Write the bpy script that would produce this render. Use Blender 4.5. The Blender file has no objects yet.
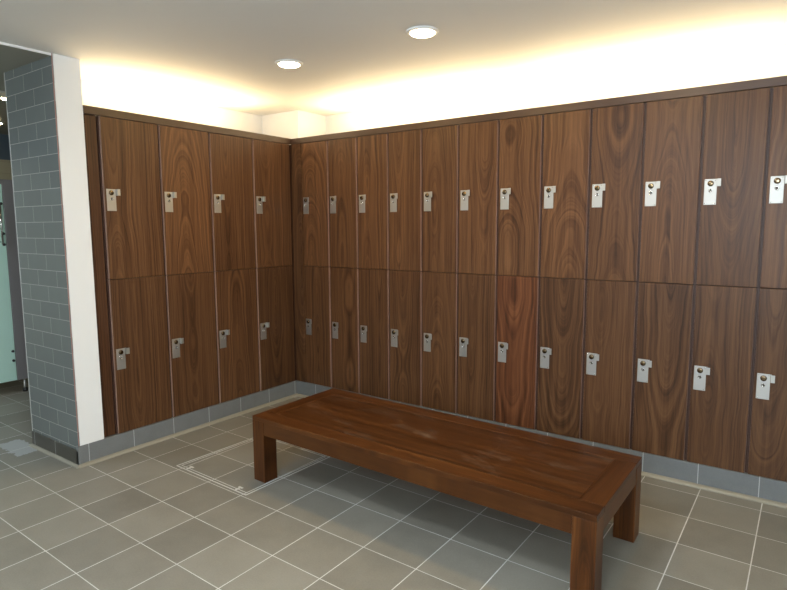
import bpy, bmesh, math
from mathutils import Vector, Matrix

scene = bpy.context.scene
C = scene.collection

# ------------------------------------------------------------------ helpers
def link(name, bm, mats, parent=None, smooth=False):
    me = bpy.data.meshes.new(name)
    bm.to_mesh(me); bm.free()
    if not isinstance(mats, (list, tuple)): mats = [mats]
    for m in mats: me.materials.append(m)
    if smooth:
        for p in me.polygons: p.use_smooth = True
    o = bpy.data.objects.new(name, me)
    C.objects.link(o)
    if parent is not None: o.parent = parent
    return o

def add_box(bm, lo, hi, bevel=0.0, mat=0, seg=2):
    x0, y0, z0 = lo; x1, y1, z1 = hi
    vs = [bm.verts.new(v) for v in ((x0,y0,z0),(x1,y0,z0),(x1,y1,z0),(x0,y1,z0),
                                    (x0,y0,z1),(x1,y0,z1),(x1,y1,z1),(x0,y1,z1))]
    fs = [bm.faces.new([vs[i] for i in f]) for f in
          ((3,2,1,0),(4,5,6,7),(0,1,5,4),(1,2,6,5),(2,3,7,6),(3,0,4,7))]
    for f in fs: f.material_index = mat
    if bevel > 0:
        es = list({e for f in fs for e in f.edges})
        bmesh.ops.bevel(bm, geom=es, offset=bevel, segments=seg, affect='EDGES', profile=0.5)
    return bm

def box(lo, hi, bevel=0.0, seg=2):
    return add_box(bmesh.new(), lo, hi, bevel, 0, seg)

def add_lathe(bm, prof, n=32, M=None, mat=0):
    """prof: list of (r, h), revolved about +Z, then moved by M"""
    M = M or Matrix()
    rings = []
    for r, h in prof:
        if r < 1e-6:
            rings.append([bm.verts.new(M @ Vector((0, 0, h)))])
        else:
            rings.append([bm.verts.new(M @ Vector((r*math.cos(2*math.pi*i/n), r*math.sin(2*math.pi*i/n), h))) for i in range(n)])
    for a, b in zip(rings, rings[1:]):
        for i in range(n):
            j = (i+1) % n
            if len(a) == 1 and len(b) == 1: continue
            if len(a) == 1: f = bm.faces.new((a[0], b[i], b[j]))
            elif len(b) == 1: f = bm.faces.new((a[i], b[0], a[j]))
            else: f = bm.faces.new((a[i], b[i], b[j], a[j]))
            f.material_index = mat
    bmesh.ops.recalc_face_normals(bm, faces=bm.faces)
    return bm

def empty(name, loc=(0,0,0), rz=0.0):
    o = bpy.data.objects.new(name, None); C.objects.link(o)
    o.location = loc; o.rotation_euler = (0, 0, rz); o.empty_display_size = 0.1
    return o

def tag(o, label, cat, group=None):
    o['label'] = label; o['category'] = cat
    if group: o['group'] = group
    return o

def struct(name, bm, mats, parent=None):
    o = link(name, bm, mats, parent); o['kind'] = 'structure'
    return o

# ------------------------------------------------------------------ materials
class NT:
    def __init__(s, name):
        s.m = bpy.data.materials.new(name); s.m.use_nodes = True
        s.t = s.m.node_tree; s.b = s.t.nodes['Principled BSDF']
    def n(s, ty, **kw):
        nd = s.t.nodes.new(ty)
        for k, v in kw.items(): setattr(nd, k, v)
        return nd
    def put(s, sock, v):
        if isinstance(v, bpy.types.NodeSocket): s.t.links.new(v, sock)
        elif v is not None: sock.default_value = v
    def math(s, op, a, b=None, c=None):
        nd = s.n('ShaderNodeMath', operation=op)
        for i, v in enumerate((a, b, c)): 
            if v is not None: s.put(nd.inputs[i], v)
        return nd.outputs[0]
    def mix(s, f, a, b, blend='MIX'):
        nd = s.n('ShaderNodeMix', data_type='RGBA', blend_type=blend)
        s.put(nd.inputs[0], f); s.put(nd.inputs[6], a); s.put(nd.inputs[7], b)
        return nd.outputs[2]
    def noise(s, vec=None, scale=1, detail=2, rough=.5, dim='3D', w=None):
        nd = s.n('ShaderNodeTexNoise', noise_dimensions=dim)
        if vec is not None: s.put(nd.inputs['Vector'], vec)
        if w is not None: s.put(nd.inputs['W'], w)
        s.put(nd.inputs['Scale'], scale); s.put(nd.inputs['Detail'], detail); s.put(nd.inputs['Roughness'], rough)
        return nd.outputs['Fac']
    def ramp(s, f, stops):
        nd = s.n('ShaderNodeValToRGB'); s.put(nd.inputs[0], f)
        cr = nd.color_ramp
        while len(cr.elements) < len(stops): cr.elements.new(.5)
        for e, (p, c) in zip(cr.elements, stops):
            e.position = p; e.color = (*c, 1) if len(c) == 3 else c
        return nd.outputs[0]
    def xyz(s, kind='Object'):
        tc = s.n('ShaderNodeTexCoord'); sp = s.n('ShaderNodeSeparateXYZ')
        s.t.links.new(tc.outputs[kind], sp.inputs[0])
        return tc.outputs[kind], sp.outputs[0], sp.outputs[1], sp.outputs[2]
    def vec(s, x, y, z):
        nd = s.n('ShaderNodeCombineXYZ')
        for i, v in enumerate((x, y, z)): s.put(nd.inputs[i], v)
        return nd.outputs[0]
    def bump(s, h, strength=.2, dist=.002):
        nd = s.n('ShaderNodeBump'); s.put(nd.inputs['Height'], h)
        nd.inputs['Strength'].default_value = strength; nd.inputs['Distance'].default_value = dist
        s.t.links.new(nd.outputs[0], s.b.inputs['Normal'])
    def set(s, col=None, rough=None, metal=None, spec=None, coat=None, coat_rough=None, emis=None, estr=None):
        for k, v in (('Base Color', col), ('Roughness', rough), ('Metallic', metal), ('Specular IOR Level', spec),
                     ('Coat Weight', coat), ('Coat Roughness', coat_rough), ('Emission Color', emis), ('Emission Strength', estr)):
            if v is None: continue
            if isinstance(v, tuple) and len(v) == 3: v = (*v, 1)
            s.put(s.b.inputs[k], v)
        return s.m

def plain(name, col, rough=.5, metal=0., mottle=.05, scale=6., **kw):
    t = NT(name); v, x, y, z = t.xyz()
    nz = t.noise(v, scale, 4, .6)
    c = t.mix(nz, tuple(min(1, a*(1-mottle)) for a in col) + (1,), tuple(min(1, a*(1+mottle)) for a in col) + (1,))
    return t.set(col=c, rough=rough, metal=metal, **kw)

def emit(name, col, strength):
    t = NT(name); v, x, y, z = t.xyz()
    c = t.mix(t.noise(v, 3, 1), (*[a*.97 for a in col], 1), (*col, 1))
    return t.set(col=(.8,.8,.8), rough=.4, emis=c, estr=strength)

def wood(name, axis, dark, mid, light, freq=46., width=.3, rough=(.3, .45), cathedral=True, coat=.0, coat_rough=.2, scuff=0., spec=.5, sat_noise=True, amp=.17):
    """flat-sawn veneer: growth rings cut by a slowly wandering plane, with fine pores along the grain"""
    t = NT(name); v, x, y, z = t.xyz()
    oi = t.n('ShaderNodeObjectInfo'); seed = oi.outputs['Object Index']
    if axis == 'z': a, g, dep = x, z, y
    elif axis == 'x': a, g, dep = y, x, z
    else: a, g, dep = x, y, z
    s1 = t.math('MULTIPLY', seed, 3.71)
    rnd = t.n('ShaderNodeTexWhiteNoise', noise_dimensions='1D'); t.put(rnd.inputs['W'], seed)
    rv = rnd.outputs['Value']
    rnd2 = t.n('ShaderNodeTexWhiteNoise', noise_dimensions='1D'); t.put(rnd2.inputs['W'], t.math('ADD', seed, 57.3))
    rv2 = rnd2.outputs['Value']
    rnd3 = t.n('ShaderNodeTexWhiteNoise', noise_dimensions='1D'); t.put(rnd3.inputs['W'], t.math('ADD', seed, 113.9))
    rv3 = rnd3.outputs['Value']
    # centre of the heart across the board
    cx = t.math('MULTIPLY_ADD', rv, width*.5, width*.25)
    ax = t.math('SUBTRACT', a, cx)
    warp = t.math('SUBTRACT', t.noise(t.vec(t.math('MULTIPLY', a, 9.), s1, t.math('MULTIPLY', g, 2.6)), 1, 4, .6), .5)
    ax = t.math('MULTIPLY_ADD', warp, .035, ax)
    dn = t.math('SUBTRACT', t.noise(None, 1, 2, .5, '1D', t.math('MULTIPLY_ADD', g, 1.3, s1)), .5)
    taper = t.math('MULTIPLY', t.math('SUBTRACT', rv3, .5), amp*1.6)
    d = t.math('MULTIPLY_ADD', dn, amp*.55, t.math('MULTIPLY_ADD', g, taper, t.math('MULTIPLY_ADD', rv2, .12, .03)))
    r = t.math('SQRT', t.math('ADD', t.math('MULTIPLY', ax, ax), t.math('MULTIPLY', d, d)))
    ringw = t.math('MULTIPLY_ADD', r, freq, s1)
    ring = t.noise(None, 1, 3, .7, '1D', ringw)
    fib = t.noise(t.vec(t.math('MULTIPLY', a, 260.), t.math('MULTIPLY', dep, 40.), t.math('MULTIPLY_ADD', g, 5., s1)), 1, 3, .6)
    strip = t.noise(t.vec(t.math('MULTIPLY', a, 26.), s1, t.math('MULTIPLY', g, .8)), 1, 3, .6)
    fine = t.noise(t.vec(t.math('MULTIPLY', a, 90.), s1, t.math('MULTIPLY', g, 1.6)), 1, 2, .6)
    f = t.math('ADD', t.math('MULTIPLY', ring, .42), t.math('ADD', t.math('MULTIPLY', fib, .16), t.math('ADD', t.math('MULTIPLY', strip, .30), t.math('MULTIPLY', fine, .18))))
    col = t.ramp(f, [(.40, dark), (.52, mid), (.66, light)])
    tone = t.math('MULTIPLY_ADD', rv3, .30, .84)
    mul = t.vec(tone, tone, tone)
    col = t.mix(1., col, mul, 'MULTIPLY')
    col = t.mix(1., col, oi.outputs['Color'], 'MULTIPLY')
    if scuff > 0:
        sc = t.noise(t.vec(t.math('MULTIPLY', x, 2.6), t.math('MULTIPLY', y, 6.), z), 1, 5, .65)
        fine = t.noise(v, 70, 3, .7)
        m = t.ramp(t.math('MULTIPLY_ADD', fine, .22, t.math('MULTIPLY', sc, .85)), [(.56, (0,0,0)), (.72, (1,1,1))])
        col = t.mix(t.math('MULTIPLY', m, scuff), col, (.2, .15, .11, 1))
        rg = t.math('MULTIPLY_ADD', m, .15, t.math('MULTIPLY_ADD', f, rough[1]-rough[0], rough[0]))
    else:
        rg = t.math('MULTIPLY_ADD', f, rough[1]-rough[0], rough[0])
    t.bump(fib, .05, .001)
    return t.set(col=col, rough=rg, coat=coat, coat_rough=coat_rough, spec=spec)

WD, WM, WL = (.044, .0185, .0078), (.102, .0465, .0195), (.176, .088, .039)
M_walnut = wood('walnut_veneer', 'z', WD, WM, WL, freq=80., rough=(.34, .44), spec=.3)
M_walnut_h = wood('walnut_lipping', 'x', WD, (.085, .044, .026), (.13, .074, .045), freq=30, width=.06, rough=(.35, .45), amp=.03)
M_walnut_y = wood('walnut_lipping_side', 'y', WD, (.085, .046, .025), (.13, .078, .042), freq=30, width=.06, rough=(.35, .45), amp=.03)
M_edge = plain('door_edge', (.36, .22, .165), .36, mottle=.25, scale=14)
M_carc = plain('carcass_brown', (.050, .020, .011), .5, mottle=.2, scale=20)
BD, BM_, BL = (.021, .0065, .0016), (.058, .0185, .0042), (.105, .037, .0085)
M_bench = wood('bench_wood', 'x', BD, BM_, BL, spec=.28, freq=38, width=.5, rough=(.24, .34), scuff=.38, amp=.1)
M_bench_plain = wood('bench_wood_rails', 'x', BD, BM_, BL, spec=.25, freq=40, width=.1, rough=(.26, .36), amp=.05)
M_bench_y = wood('bench_wood_ends', 'y', BD, BM_, BL, spec=.25, freq=40, width=.1, rough=(.26, .36), amp=.05)
M_bench_leg = wood('bench_wood_legs', 'z', BD, BM_, BL, spec=.25, freq=60, width=.1, rough=(.28, .4), amp=.06)
M_white = plain('white_paint', (.80, .795, .775), .55, mottle=.012, scale=2)
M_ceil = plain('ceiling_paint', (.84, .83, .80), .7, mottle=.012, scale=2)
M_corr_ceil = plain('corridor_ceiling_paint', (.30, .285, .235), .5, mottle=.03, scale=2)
M_steel = plain('satin_steel', (.50, .49, .465), .50, 1., mottle=.03, scale=60)
M_chrome = plain('polished_chrome', (.62, .60, .57), .12, 1., mottle=.02)
M_knob_dark = plain('polished_knob_dark_reflection', (.20, .145, .085), .16, 1., mottle=.05)  # polished knob, coloured dark to stand in for a dark reflection
M_dark_metal = plain('dark_keyway', (.03, .028, .026), .35, .6, mottle=.1)
M_seal = plain('cream_sealant', (.29, .27, .215), .5, mottle=.08, scale=30)
M_tiletrim = plain('tile_edge_trim', (.36, .20, .17), .35, mottle=.1, scale=30)
M_tiletrim_w = plain('tile_edge_trim_pale', (.50, .50, .47), .35, mottle=.1, scale=30)
M_line = plain('pale_metal_strip', (.55, .54, .50), .4, mottle=.08, scale=40)
M_black = plain('black_rubber', (.012, .012, .012), .5, mottle=.1)
M_green = plain('pale_green_glass', (.52, .74, .63), .12, mottle=.03, scale=2)
M_pil = plain('grey_laminate', (.20, .185, .185), .4, mottle=.03)
G_DOWN, G_FILL_FRONT, G_FILL_TOP, G_COVE, G_CORR, G_FILL_SIDE = .64, .46, 2.6, 1.7, 1.0, .25
M_fill_opal = emit('fill_opal_glow', (.84, .93, 1.), G_FILL_TOP*40)  # glow of the added ceiling fill lights
M_lamp = emit('downlight_glow', (1., .80, .52), 20.)
M_clamp = emit('corridor_lamp_glow', (1., .80, .45), G_CORR*45)
M_fill_pane_side = emit('fill_pane_glow_side', (.76, .89, 1.), G_FILL_SIDE*30)
M_fill_pane = emit('fill_pane_glow', (.76, .89, 1.), G_FILL_FRONT*40)  # glowing panes of the two added windows, cool fill

def floor_mat():
    t = NT('floor_tiles'); v, x, y, z = t.xyz()
    u = t.math('DIVIDE', t.math('SUBTRACT', x, .252), .2945)
    w = t.math('DIVIDE', t.math('ADD', t.math('MULTIPLY_ADD', x, .02, y), .956), .297)
    def edge(q, size, g):
        f = t.math('FRACT', q)
        dd = t.math('MINIMUM', f, t.math('SUBTRACT', 1., f))
        return t.math('LESS_THAN', dd, g/size)
    grout = t.math('MAXIMUM', edge(u, .2945, .0023), edge(w, .297, .0019))
    wn = t.n('ShaderNodeTexWhiteNoise', noise_dimensions='2D')
    t.put(wn.inputs['Vector'], t.vec(t.math('FLOOR', u), t.math('FLOOR', w), 0.))
    big = t.noise(v, 5, 5, .65); fine = t.noise(v, 140, 3, .7)
    f = t.math('ADD', t.math('MULTIPLY', wn.outputs['Value'], .30), t.math('ADD', t.math('MULTIPLY', big, .5), t.math('MULTIPLY', fine, .42)))
    col = t.ramp(f, [(.33, (.158, .147, .120)), (.85, (.255, .239, .199))])
    # worn grey cement smear beside the tiled nib
    px = t.math('ABSOLUTE', t.math('ADD', x, .67)); py = t.math('ABSOLUTE', t.math('ADD', y, 1.965))
    e = t.math('MULTIPLY', t.math('SUBTRACT', t.noise(v, 22, 4, .6), .5), .09)
    inside = t.math('MULTIPLY', t.math('LESS_THAN', t.math('ADD', px, e), .17), t.math('LESS_THAN', t.math('ADD', py, e), .075))
    col = t.mix(t.math('MULTIPLY', inside, .75), col, (.40, .41, .41, 1))
    gcol = t.mix(t.noise(v, 9, 3), (.40, .395, .37, 1), (.78, .77, .74, 1))
    col = t.mix(grout, col, gcol)
    t.bump(t.math('SUBTRACT', t.math('MULTIPLY', fine, .3), grout), .25, .002)
    rg = t.math('MULTIPLY_ADD', big, .2, .38)
    return t.set(col=col, rough=rg, spec=.4)
M_floor = floor_mat()

def skirting_mat(name, axis, pitch, off, col):
    t = NT(name); v, x, y, z = t.xyz()
    a = x if axis == 'x' else y
    f = t.math('FRACT', t.math('DIVIDE', t.math('SUBTRACT', a, off), pitch))
    dd = t.math('MINIMUM', f, t.math('SUBTRACT', 1., f))
    g = t.math('LESS_THAN', dd, .0022/pitch)
    nz = t.math('ADD', t.math('MULTIPLY', t.noise(v, 9, 4, .6), .6), t.math('MULTIPLY', t.noise(v, 150, 2), .4))
    c = t.mix(nz, tuple(k*.75 for k in col)+(1,), tuple(k*1.25 for k in col)+(1,))
    c = t.mix(g, c, (.42, .43, .43, 1))
    return t.set(col=c, rough=.42)
M_skirt_r = skirting_mat('skirting_tiles_right', 'x', .2945, 2.882, (.150, .160, .163))
M_skirt_l = skirting_mat('skirting_tiles_left', 'y', .3003, -1.827, (.165, .172, .170))
M_skirt_p_shaded = skirting_mat('skirting_tiles_nib_shaded', 'x', .2945, -.30, (.065, .062, .050))  # same skirting tiles; the nib's shade is put into this darker colour

def brick_mat(name, col, mortar, off_z=.018, bw=.25, rh=.0997, axis='x', c0=.016, rough=.22):
    t = NT(name); v, x, y, z = t.xyz()
    a = x if axis == 'x' else y
    rz = t.math('DIVIDE', t.math('SUBTRACT', z, off_z), rh)
    row = t.math('FLOOR', rz)
    half = t.math('MULTIPLY', t.math('MODULO', row, 2.), .5)
    u = t.math('ADD', t.math('ADD', t.math('DIVIDE', a, bw), half), c0)
    def edge(q, g):
        f = t.math('FRACT', q); return t.math('LESS_THAN', t.math('MINIMUM', f, t.math('SUBTRACT', 1., f)), g)
    m = t.math('MAXIMUM', edge(rz, .0016/rh), edge(u, .0016/bw))
    wn = t.n('ShaderNodeTexWhiteNoise', noise_dimensions='2D')
    t.put(wn.inputs['Vector'], t.vec(t.math('FLOOR', u), row, 0.))
    f = t.math('ADD', t.math('MULTIPLY', wn.outputs['Value'], .4), t.math('MULTIPLY', t.noise(v, 8, 3), .6))
    c = t.mix(f, tuple(k*.88 for k in col)+(1,), tuple(k*1.12 for k in col)+(1,))
    c = t.mix(m, c, (*mortar, 1))
    t.bump(t.math('SUBTRACT', 1., m), .3, .0015)
    return t.set(col=c, rough=t.math('MULTIPLY_ADD', m, .4, rough))
M_brick = brick_mat('grey_wall_tiles', (.150, .170, .163), (.34, .325, .31))
M_cream = brick_mat('cream_wall_tiles', (.34, .31, .21), (.24, .22, .16), axis='y', bw=.5, rh=.12, rough=.4)
M_blue = plain('dusky_blue_paint', (.075, .105, .13), .5)

# ------------------------------------------------------------------ the setting
H = 2.475; HC = 2.463
struct('floor', box((-3.4, -5.7, -.1), (5.4, 2.2, 0)), M_floor)
struct('ceiling', box((0, -5.7, H), (5.4, .62, H+.12)), M_ceil)
bm = box((-3.4, -5.7, HC), (-.008, -1.885, HC+.138)); add_box(bm, (-3.4, -1.885, HC), (-.635, 2.2, HC+.138))
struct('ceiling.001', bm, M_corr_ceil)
struct('trim_1', box((-.008, -5.7, HC-.001), (0.0, -1.885, H)), M_white)
struct('ceiling.002', box((-.635, -1.885, H), (0, .62, H+.12)), M_ceil)
# wall behind the right bank, wall behind the left bank, boxed corner above the lockers
struct('wall_back', box((-.635, .5, 0), (3.80, .62, H)), M_white)
struct('wall_left', box((-.635, -1.725, 0), (-.50, .5, H)), M_white)
struct('wall_corner_box', box((-.50, .145, 2.17), (-.05, .5, H)), M_white)
struct('wall_back_return', box((3.80, 0, 0), (5.4, .62, H)), M_white)
SX, SY0, SY1, SZ0, SZ1 = 5.4, -4.9, -3.3, 1.1, 2.3
bm = box((SX, -5.7, 0), (SX+.15, SY0, H)); add_box(bm, (SX, SY1, 0), (SX+.15, .62, H))
add_box(bm, (SX, SY0, 0), (SX+.15, SY1, SZ0)); add_box(bm, (SX, SY0, SZ1), (SX+.15, SY1, H))
struct('wall_right', bm, M_white)
w = empty('fill_window_2', (0, 0, 0)); w['kind'] = 'structure'  # unseen window added to throw cool fill from the right
bm = bmesh.new()
for lo, hi in (((SX+.02, SY0, SZ0), (SX+.1, SY0+.05, SZ1)), ((SX+.02, SY1-.05, SZ0), (SX+.1, SY1, SZ1)),
               ((SX+.02, SY0+.05, SZ0), (SX+.1, SY1-.05, SZ0+.05)), ((SX+.02, SY0+.05, SZ1-.05), (SX+.1, SY1-.05, SZ1))):
    add_box(bm, lo, hi, .003)
link('fill_window_frame', bm, M_white, w)
link('fill_window_pane', box((SX+.06, SY0+.05, SZ0+.05), (SX+.07, SY1-.05, SZ1-.05)), M_fill_pane_side, w)
struct('wall_far_corridor', box((-3.52, -5.7, 0), (-3.4, 2.2, 2.2)), M_cream)
struct('wall_far_corridor_upper', box((-3.52, -5.7, 2.2), (-3.4, 2.2, HC)), M_blue)
struct('wall_corridor_end', box((-3.4, 2.2, 0), (-.635, 2.32, HC)), M_cream)
# front wall with an added glowing window, out of view, for cool fill
WX0, WX1, WZ0, WZ1, WY = 2.9, 4.6, 1.1, 2.3, -5.7
bm = box((-3.4, WY-.15, 0), (WX0, WY, H)); add_box(bm, (WX1, WY-.15, 0), (5.4, WY, H))
add_box(bm, (WX0, WY-.15, 0), (WX1, WY, WZ0)); add_box(bm, (WX0, WY-.15, WZ1), (WX1, WY, H))
struct('wall_front', bm, M_white)
w = empty('fill_window_1', (0, 0, 0)); w['kind'] = 'structure'
bm = bmesh.new()
for lo, hi in (((WX0, WY-.1, WZ0), (WX0+.05, WY-.02, WZ1)), ((WX1-.05, WY-.1, WZ0), (WX1, WY-.02, WZ1)),
               ((WX0+.05, WY-.1, WZ0), (WX1-.05, WY-.02, WZ0+.05)), ((WX0+.05, WY-.1, WZ1-.05), (WX1-.05, WY-.02, WZ1))):
    add_box(bm, lo, hi, .003)
link('fill_window_frame', bm, M_white, w)
link('fill_window_pane', box((WX0+.05, WY-.07, WZ0+.05), (WX1-.05, WY-.06, WZ1-.05)), M_fill_pane, w)

# tiled wall end (nib) on the left of the locker bank
struct('wall_nib', box((-.635, -1.877, 0), (0, -1.725, H)), M_white)
struct('wall_nib_tiles', box((-.635, -1.885, .10), (-.004, -1.877, HC)), M_brick)
struct('trim_2', box((-.003, -1.8865, .10), (.0008, -1.882, H), .0004), M_tiletrim)
struct('trim_3', box((-.640, -1.887, .10), (-.634, -1.870, HC), .0008), M_tiletrim_w)
struct('baseboard_nib', box((-.637, -1.893, 0), (.002, -1.877, .10), .002), M_skirt_p_shaded)
struct('baseboard_left', box((-.02, -1.893, 0), (.004, .0, .130), .002), M_skirt_l)
struct('baseboard_right', box((0.0, -.004, 0), (3.80, .02, .130), .002), M_skirt_r)
# quarter-round sealant strips at the foot of the skirting
def cove(p0, p1, out, n=6, r=(.030, .016)):
    """strip of quarter-round section from p0 to p1, growing towards `out`"""
    bm = bmesh.new(); p0 = Vector(p0); p1 = Vector(p1); out = Vector(out)
    sec = [(0, 0), (r[0], 0), (r[0], r[1]*.35), (r[0]*.8, r[1]*.75), (r[0]*.45, r[1]), (0, r[1])]
    a = [bm.verts.new(p0 + out*u + Vector((0, 0, h))) for u, h in sec]
    b = [bm.verts.new(p1 + out*u + Vector((0, 0, h))) for u, h in sec]
    for i in range(len(sec)):
        j = (i+1) % len(sec); bm.faces.new((a[i], a[j], b[j], b[i]))
    bm.faces.new(a[::-1]); bm.faces.new(b)
    bmesh.ops.recalc_face_normals(bm, faces=bm.faces)
    return bm
struct('trim_4', cove((.004, -1.893, 0), (.004, -.004, 0), (1, 0, 0)), M_seal)
struct('trim_5', cove((.034, -.004, 0), (3.80, -.004, 0), (0, -1, 0)), M_seal)
struct('trim_6', cove((-.637, -1.893, 0), (.034, -1.893, 0), (0, -1, 0), r=(.022, .012)), M_seal)

# walnut cornices and filler strips of the locker banks
struct('leak_block_corner', box((-.47, .003, .131), (-.002, .47, 2.163)), M_carc)  # hidden block added to stop cove light leaking at the corner
struct('leak_block_nib', box((-.47, -1.7245, .131), (-.024, -1.637, 2.163)), M_carc)  # hidden block added against light leaking beside the nib
struct('trim_7', box((.0, -.003, 2.1645), (3.80, .028, 2.2095), .0015), M_walnut_h)
struct('trim_8', box((-.028, -1.725, 2.1645), (.003, .0, 2.2125), .0015), M_walnut_y)
def filler(name, lo, hi, idx):
    o = struct(name, box((0, 0, 0), tuple(b-a for a, b in zip(lo, hi)), .001), M_walnut)
    o.location = lo; o.pass_index = idx
    return o
filler('trim_9', (.001, .001, .131), (.112, .02, 2.164), 71)
o = struct('trim_10', box((0, 0, 0), (.084, .02, 2.033), .001), M_walnut); o.pass_index = 74
o.location = (-.022, -1.7245, .131); o.rotation_euler = (0, 0, math.pi/2); o.color = (.62, .55, .52, 1)
filler('trim_11', (3.712, .006, .131), (3.80, .03, 2.164), 73)

# ------------------------------------------------------------------ lockers
HL = 1.0155; GAP = .0085; DT = .018
def door_mesh(W):
    bm = box((GAP, 0, .0012), (W-GAP, DT, HL-.0012), .0022, 2)
    bm.normal_update()
    for f in bm.faces:
        if abs(f.normal.x) > .8: f.material_index = 1
    me = bpy.data.meshes.new('door'); bm.to_mesh(me); bm.free()
    me.materials.append(M_walnut); me.materials.append(M_edge)
    return me
def carcass_mesh(W, D=.47):
    bm = bmesh.new(); k = .018
    add_box(bm, (0.0005, DT, 0), (k, D, HL)); add_box(bm, (W-k, DT, 0), (W-.0005, D, HL))
    add_box(bm, (k, DT, 0), (W-k, D, k)); add_box(bm, (k, DT, HL-k), (W-k, D, HL)); add_box(bm, (k, D-.01, k), (W-k, D, HL-k))
    me = bpy.data.meshes.new('carcass'); bm.to_mesh(me); bm.free(); me.materials.append(M_carc)
    return me
MESH = {W: (door_mesh(W), carcass_mesh(W)) for W in (.300, .4065)}
TOP = {True: .572, False: .5635}    # top of the lock plate above the locker base
def mk(name, bm, mat, smooth=False):
    me = bpy.data.meshes.new(name); bm.to_mesh(me); bm.free(); me.materials.append(mat)
    if smooth:
        for p in me.polygons: p.use_smooth = True
    return me
RX = Matrix.Rotation(math.pi/2, 4, 'X')      # lathe axis +Z -> -Y (out of the door)
me_plate = mk('lock_plate', box((0, -.003, -.137), (.060, 0, 0), .0012), M_steel)
def knob_bm():
    bm = bmesh.new()
    add_lathe(bm, [(0, 0), (.0150, 0), (.0155, .002), (.0150, .006), (.0125, .008), (.007, .0088), (0, .009)], 28, RX)
    return bm
me_knob = mk('knob', knob_bm(), M_knob_dark, True)
bm = bmesh.new(); add_lathe(bm, [(.0035, .0015), (.0095, .001), (.0100, .003), (.0092, .0052), (.0060, .0052), (.0052, .0030), (0, .0030)], 24, RX)
me_cyl = mk('key_cylinder', bm, M_chrome, True)
me_way = mk('keyway', box((-.0013, -.0048, -.0048), (.0013, -.0028, .0048)), M_dark_metal)
def tab_bm():
    bm = box((0, -.021, -.040), (.0185, -.0185, 0), .0008)                # the face of the pull
    add_box(bm, (0, -.0187, -.040), (.0025, 0, 0), .0006)                 # its bent leg back to the door
    return bm
me_tab = mk('pull_tab', tab_bm(), M_steel)
bm = bmesh.new(); add_lathe(bm, [(0, 0), (.0028, 0), (.0024, .0010), (0, .0014)], 12, RX)
me_screw = mk('screw', bm, M_chrome, True)

def child(name, me, parent, loc=(0,0,0)):
    o = bpy.data.objects.new(name, me); C.objects.link(o); o.parent = parent; o.location = loc
    return o

ORD = ['first', 'second', 'third', 'fourth', 'fifth', 'sixth', 'seventh', 'eighth', 'ninth', 'tenth', 'eleventh', 'twelfth']
def veneer_tint(v, red=0.): return (v*(1+.12*red), v*(.97-.10*red), v*(.94-.14*red))
LEFT_U, LEFT_L_SHADED = (.97, 1.02, .93, .95), (.88, .92, .85, .83)  # per-door veneer tones; lower tier darkened as painted shade
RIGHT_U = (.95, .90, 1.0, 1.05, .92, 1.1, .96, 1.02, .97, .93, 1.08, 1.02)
RIGHT_L_SHADED = (.84, .90, .86, .90, .82, .88, .96, .84, .90, .86, .80, .84)  # lower doors again tinted darker for the weaker light low down
def locker(loc, rz, W, label, idx, tint=(1,1,1), screws=False):
    r = empty('locker', loc, rz); tag(r, label, 'locker', 'walnut lockers along two walls')
    d, c = MESH[W]
    child('carcass', c, r)
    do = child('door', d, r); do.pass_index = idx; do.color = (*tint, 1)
    p = child('lock_plate', me_plate, r, (.021, 0, TOP[loc[2] > 1]))
    child('knob', me_knob, p, (.030, -.003, -.024))
    k = child('key_cylinder', me_cyl, p, (.030, -.003, -.061))
    child('keyway', me_way, p, (.030, -.003, -.061))
    t = child('pull_tab', me_tab, p, (.0622, 0, 0))
    if screws:
        for sx in (.007, .053):
            for sz in (-.007, -.130): child('screw', me_screw, p, (sx, -.003, sz))
    return r

ZL, ZU = .131, 1.1475
idx = 1
for k in range(4):
    y = -1.6335 + .4065*k
    for z, tier in ((ZU, 'upper'), (ZL, 'lower')):
        if k == 0: s = f'{tier} walnut locker beside the white wall end, leftmost column on the left wall'
        elif k == 3: s = f'{tier} walnut locker on the left wall, last column before the corner'
        else: s = f'{tier} walnut locker on the left wall, {ORD[k]} column from the white wall end'
        t = veneer_tint((LEFT_U if tier == 'upper' else LEFT_L_SHADED)[k])
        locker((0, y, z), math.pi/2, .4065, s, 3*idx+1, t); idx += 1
for k in range(12):
    x = .112 + .2995*k
    for z, tier in ((ZU, 'upper'), (ZL, 'lower')):
        if k == 0: s = f'{tier} walnut locker on the long right wall, first column from the corner'
        elif k == 11: s = f'{tier} walnut locker cut by the right edge of the photo, long right wall'
        else: s = f'{tier} walnut locker on the long right wall, {ORD[k]} column from the corner'
        t = veneer_tint((RIGHT_U if tier == 'upper' else RIGHT_L_SHADED)[k], 1. if (k, tier) == (6, 'lower') else 0.)
        locker((x, 0, z), 0, .300, s, 3*idx+1, t, screws=k >= 7); idx += 1

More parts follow.
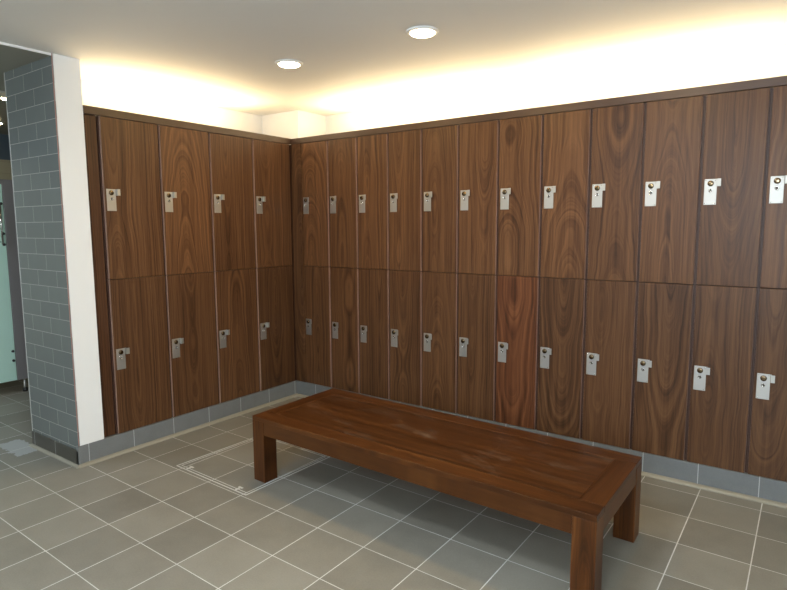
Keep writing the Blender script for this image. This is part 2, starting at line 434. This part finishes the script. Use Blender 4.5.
# ------------------------------------------------------------------ bench
b = empty('bench', (1.034, -1.386, 0), -.0285)
tag(b, 'long low dark brown wooden bench with scuffed top in front of the lockers', 'bench')
L, Wd, Ht, lg = 1.995, .70, .388, .096
tt = .026
def bpart(name, lo, hi, mat, bev=.002, i=0):
    bm = box((0,0,0), tuple(q-p for p, q in zip(lo, hi)), bev)
    for vv in bm.verts: vv.co.x -= .024*(vv.co.y + lo[1])        # skew each part slightly to fit the measured corner positions
    o = link(name, bm, mat, b); o.location = lo; o.pass_index = i
    return o
bpart('top_panel', (.1005, .1005, Ht-tt), (L-.1005, Wd-.1005, Ht-.0005), M_bench, .0012, 5)
bpart('top_rail', (0, 0, Ht-tt), (L, .10, Ht), M_bench_plain, .002, 11)
bpart('top_rail', (0, Wd-.10, Ht-tt), (L, Wd, Ht), M_bench_plain, .002, 17)
bpart('top_end_board', (0, .1004, Ht-tt), (.10, Wd-.1004, Ht), M_bench_y, .0015, 21)
bpart('top_end_board', (L-.10, .1004, Ht-tt), (L, Wd-.1004, Ht), M_bench_y, .0015, 23)
for i, (sx, sy) in enumerate(((0,0), (L-lg,0), (0,Wd-lg), (L-lg,Wd-lg))):
    bpart('leg', (sx, sy, 0), (sx+lg, sy+lg, Ht-tt), M_bench_leg, .0025, 31+i)
ab, at = .286, Ht-tt
bpart('apron', (lg, .002, ab), (L-lg, .032, at), M_bench_plain, .0015, 41)
bpart('apron', (lg, Wd-.032, ab), (L-lg, Wd-.002, at), M_bench_plain, .0015, 42)
bpart('apron', (.002, lg, ab), (.032, Wd-lg, at), M_bench_y, .0015, 43)
bpart('apron', (L-.032, lg, ab), (L-.002, Wd-lg, at), M_bench_y, .0015, 44)

# ------------------------------------------------------------------ floor access cover
hx, hy, hw, hd = .484, -1.535, .675, .68
h = empty('access_cover', (hx, hy, 0), -.03)
tag(h, 'square tiled access cover in the floor with pale metal frame, beside the bench leg', 'floor hatch')
def ring(x0, y0, x1, y1, t, z=.0016):
    bm = bmesh.new()
    for lo, hi in (((x0,y0,-.001),(x1,y0+t,z)), ((x0,y1-t,-.001),(x1,y1,z)), ((x0,y0+t,-.001),(x0+t,y1-t,z)), ((x1-t,y0+t,-.001),(x1,y1-t,z))):
        add_box(bm, lo, hi)
    return bm
link('outer_frame', ring(0, 0, hw, hd, .0055), M_line, h)
link('inner_frame', ring(.022, .022, hw-.022, hd-.022, .0028), M_line, h)
for lx in (.09, hw-.11):
    bm = box((lx, .010, -.001), (lx+.014, .045, .0019)); add_box(bm, (lx-.010, .040, -.001), (lx+.024, .052, .0019))
    link('lifting_slot', bm, M_line, h)

# ------------------------------------------------------------------ ceiling downlights
def downlight(x, y, z, label, mat, r=.085):
    d = empty('downlight', (x, y, z)); tag(d, label, 'ceiling light', 'recessed ceiling downlights')
    k = r/.085
    bm = bmesh.new(); add_lathe(bm, [(.062*k, .0), (.085*k, .0), (.0845*k, -.005), (.078*k, -.009), (.066*k, -.010), (.062*k, -.004)], 48)
    link('trim_ring', bm, M_white, d, True)
    bm = bmesh.new(); add_lathe(bm, [(.0645*k, -.002), (.0635*k, -.013), (.058*k, -.0165), (.03*k, -.0185), (0, -.019)], 48)
    link('glass_lens', bm, mat, d, True)
downlight(.942, -.926, H, 'glowing round ceiling downlight nearest the corner of the lockers', M_lamp)
downlight(1.918, -.932, H, 'glowing round ceiling downlight second from the corner, at the top edge of the photo', M_lamp)
downlight(2.894, -.938, H, 'round ceiling downlight third from the corner, above the right end of the bench', M_lamp)
def opal(x, y, label, H=H):  # ceiling lights added out of view to fill floor and corridor
    d = empty('added_fill_light', (x, y, H)); tag(d, label, 'ceiling light', 'added round opal fill lights out of view')
    bm = bmesh.new(); add_lathe(bm, [(0, 0), (.205, 0), (.21, -.004), (.21, -.030), (.20, -.034), (0, -.034)], 48)
    link('housing', bm, M_white, d)
    bm = bmesh.new(); add_lathe(bm, [(.196, -.033), (.192, -.055), (.16, -.070), (.08, -.078), (0, -.080)], 48)
    link('fill_diffuser', bm, M_fill_opal, d, True)
opal(2.4, -2.85, 'added round opal fill light in front of the bench, just above the frame')
opal(3.4, -4.60, 'added round opal fill light by the added front window')
opal(-1.35, -3.45, 'added round opal fill light in the corridor, left of the tiled wall', HC)
downlight(-1.42, -1.57, HC, 'small yellow ceiling light just behind the tiled wall edge', M_clamp, .05)
downlight(-2.66, -1.20, HC, 'white ringed ceiling light deep in the corridor', M_clamp, .08)

# ------------------------------------------------------------------ cubicle in the corridor
cb = empty('cubicle_front', (-2.138, -1.38, 0), 0)
tag(cb, 'pale green cubicle door with grey post on a steel foot, behind the tiled wall', 'cubicle')
dr = link('door_panel', box((-.006, -.86, .117), (.006, -.004, 1.857), .001), M_green, cb)
pt = link('post', box((-.018, 0, .115), (.012, .30, 1.90), .002), M_pil, cb)
link('head_rail', box((-.018, -.86, 1.859), (.014, 0, 1.90), .002), M_pil, cb)
bm = bmesh.new(); add_lathe(bm, [(0, 0), (.011, 0), (.011, .117), (0, .117)], 16, Matrix.Translation((-.003, .058, 0)))
ft = link('foot', bm, M_steel, cb, True)
bm = bmesh.new(); add_lathe(bm, [(0, 0), (.021, 0), (.021, .03), (.012, .034), (0, .034)], 20, Matrix.Translation((-.003, .058, 0)))
link('foot_pad', bm, M_black, ft, True)
for zz in (.385, .300):
    bm = bmesh.new(); add_lathe(bm, [(0, 0), (.011, 0), (.011, .012), (0, .014)], 16, Matrix.Translation((.006, -.022, zz)) @ Matrix.Rotation(math.pi/2, 4, 'Y'))
    link('fixing_bolt', bm, M_black, dr, True)
bm = bmesh.new()
add_lathe(bm, [(0, 0), (.009, 0), (.009, .34), (0, .34)], 14, Matrix.Translation((.045, -.045, 1.34)))
for zz in (1.36, 1.64): add_lathe(bm, [(0, 0), (.008, 0), (.008, .04), (0, .04)], 12, Matrix.Translation((.006, -.045, zz)) @ Matrix.Rotation(math.pi/2, 4, 'Y'))
link('pull_handle', bm, M_chrome, dr, True)
for zz in (1.335, 1.43, 1.69):
    bm = bmesh.new(); add_lathe(bm, [(0, 0), (.012, 0), (.012, .012), (0, .014)], 16, Matrix.Translation((.006, -.022, zz)) @ Matrix.Rotation(math.pi/2, 4, 'Y'))
    link('fixing_bolt', bm, M_black, dr, True)
v = empty('ceiling_vent', (-1.36, -1.72, HC))
tag(v, 'pale grey square ceiling vent at the left edge of the photo', 'vent')
link('vent_face', box((-.16, -.16, -.012), (.16, .10, 0), .002), M_line, v)

# ------------------------------------------------------------------ lamps: warm strip lights lying behind the cornices
def down_spot(x, y, watts):
    li = bpy.data.lights.new('downlight_bulb', 'AREA'); li.shape = 'DISK'; li.size = .11; li.energy = watts; li.color = (1., .66, .22); li.spread = math.radians(175)
    o = bpy.data.objects.new('downlight_bulb', li); C.objects.link(o); o.location = (x, y, H-.022)
for q in ((.942, -.926), (1.918, -.932), (2.894, -.938)): down_spot(*q, G_DOWN*10)
def strip(name, loc, length, along, watts, col=(1., .76, .43), w=.34, tilt=None):
    li = bpy.data.lights.new(name, 'AREA'); li.shape = 'RECTANGLE'; li.energy = watts; li.color = col
    li.size = length if along == 'x' else w; li.size_y = w if along == 'x' else length
    o = bpy.data.objects.new(name, li); C.objects.link(o); o.location = loc; o.rotation_euler = (math.pi, 0, 0) if not tilt else tilt
    return o
TL = math.radians(17)
strip('cove_strip_light', (1.05, .23, 2.20), 1.60, 'x', G_COVE*15, tilt=(math.pi+TL, 0, 0))
strip('cove_strip_light', (2.75, .23, 2.20), 1.50, 'x', G_COVE*12, tilt=(math.pi+TL, 0, 0))
strip('cove_strip_light', (-.22, -.92, 2.20), 1.30, 'y', G_COVE*11, tilt=(math.pi, TL, 0))

# ------------------------------------------------------------------ world, camera, view
wd = bpy.data.worlds.new('world'); scene.world = wd; wd.use_nodes = True
wd.node_tree.nodes['Background'].inputs[0].default_value = (.75, .85, 1, 1)
wd.node_tree.nodes['Background'].inputs[1].default_value = .3
cam = bpy.data.cameras.new('camera'); co = bpy.data.objects.new('camera', cam); C.objects.link(co)
cam.sensor_width = 36; cam.sensor_fit = 'HORIZONTAL'; cam.lens = 582.84/787*36; cam.clip_start = .02
cam.shift_y = -(295-294)/787
pitch, roll, yaw = -.1157, -.0053, .6222
fw = Vector((-math.sin(yaw)*math.cos(pitch), math.cos(yaw)*math.cos(pitch), math.sin(pitch)))
r = Vector((math.cos(yaw), math.sin(yaw), 0)); u = r.cross(fw)
r2 = math.cos(roll)*r + math.sin(roll)*u; u2 = -math.sin(roll)*r + math.cos(roll)*u
co.matrix_world = Matrix(((r2.x, u2.x, -fw.x, 3.6222), (r2.y, u2.y, -fw.y, -3.5765), (r2.z, u2.z, -fw.z, 1.4767), (0, 0, 0, 1)))
scene.camera = co
vs = scene.view_settings
vs.view_transform = 'Standard'; vs.look = 'None'; vs.gamma = 1; vs.use_curve_mapping = False
vs.exposure = -0.2
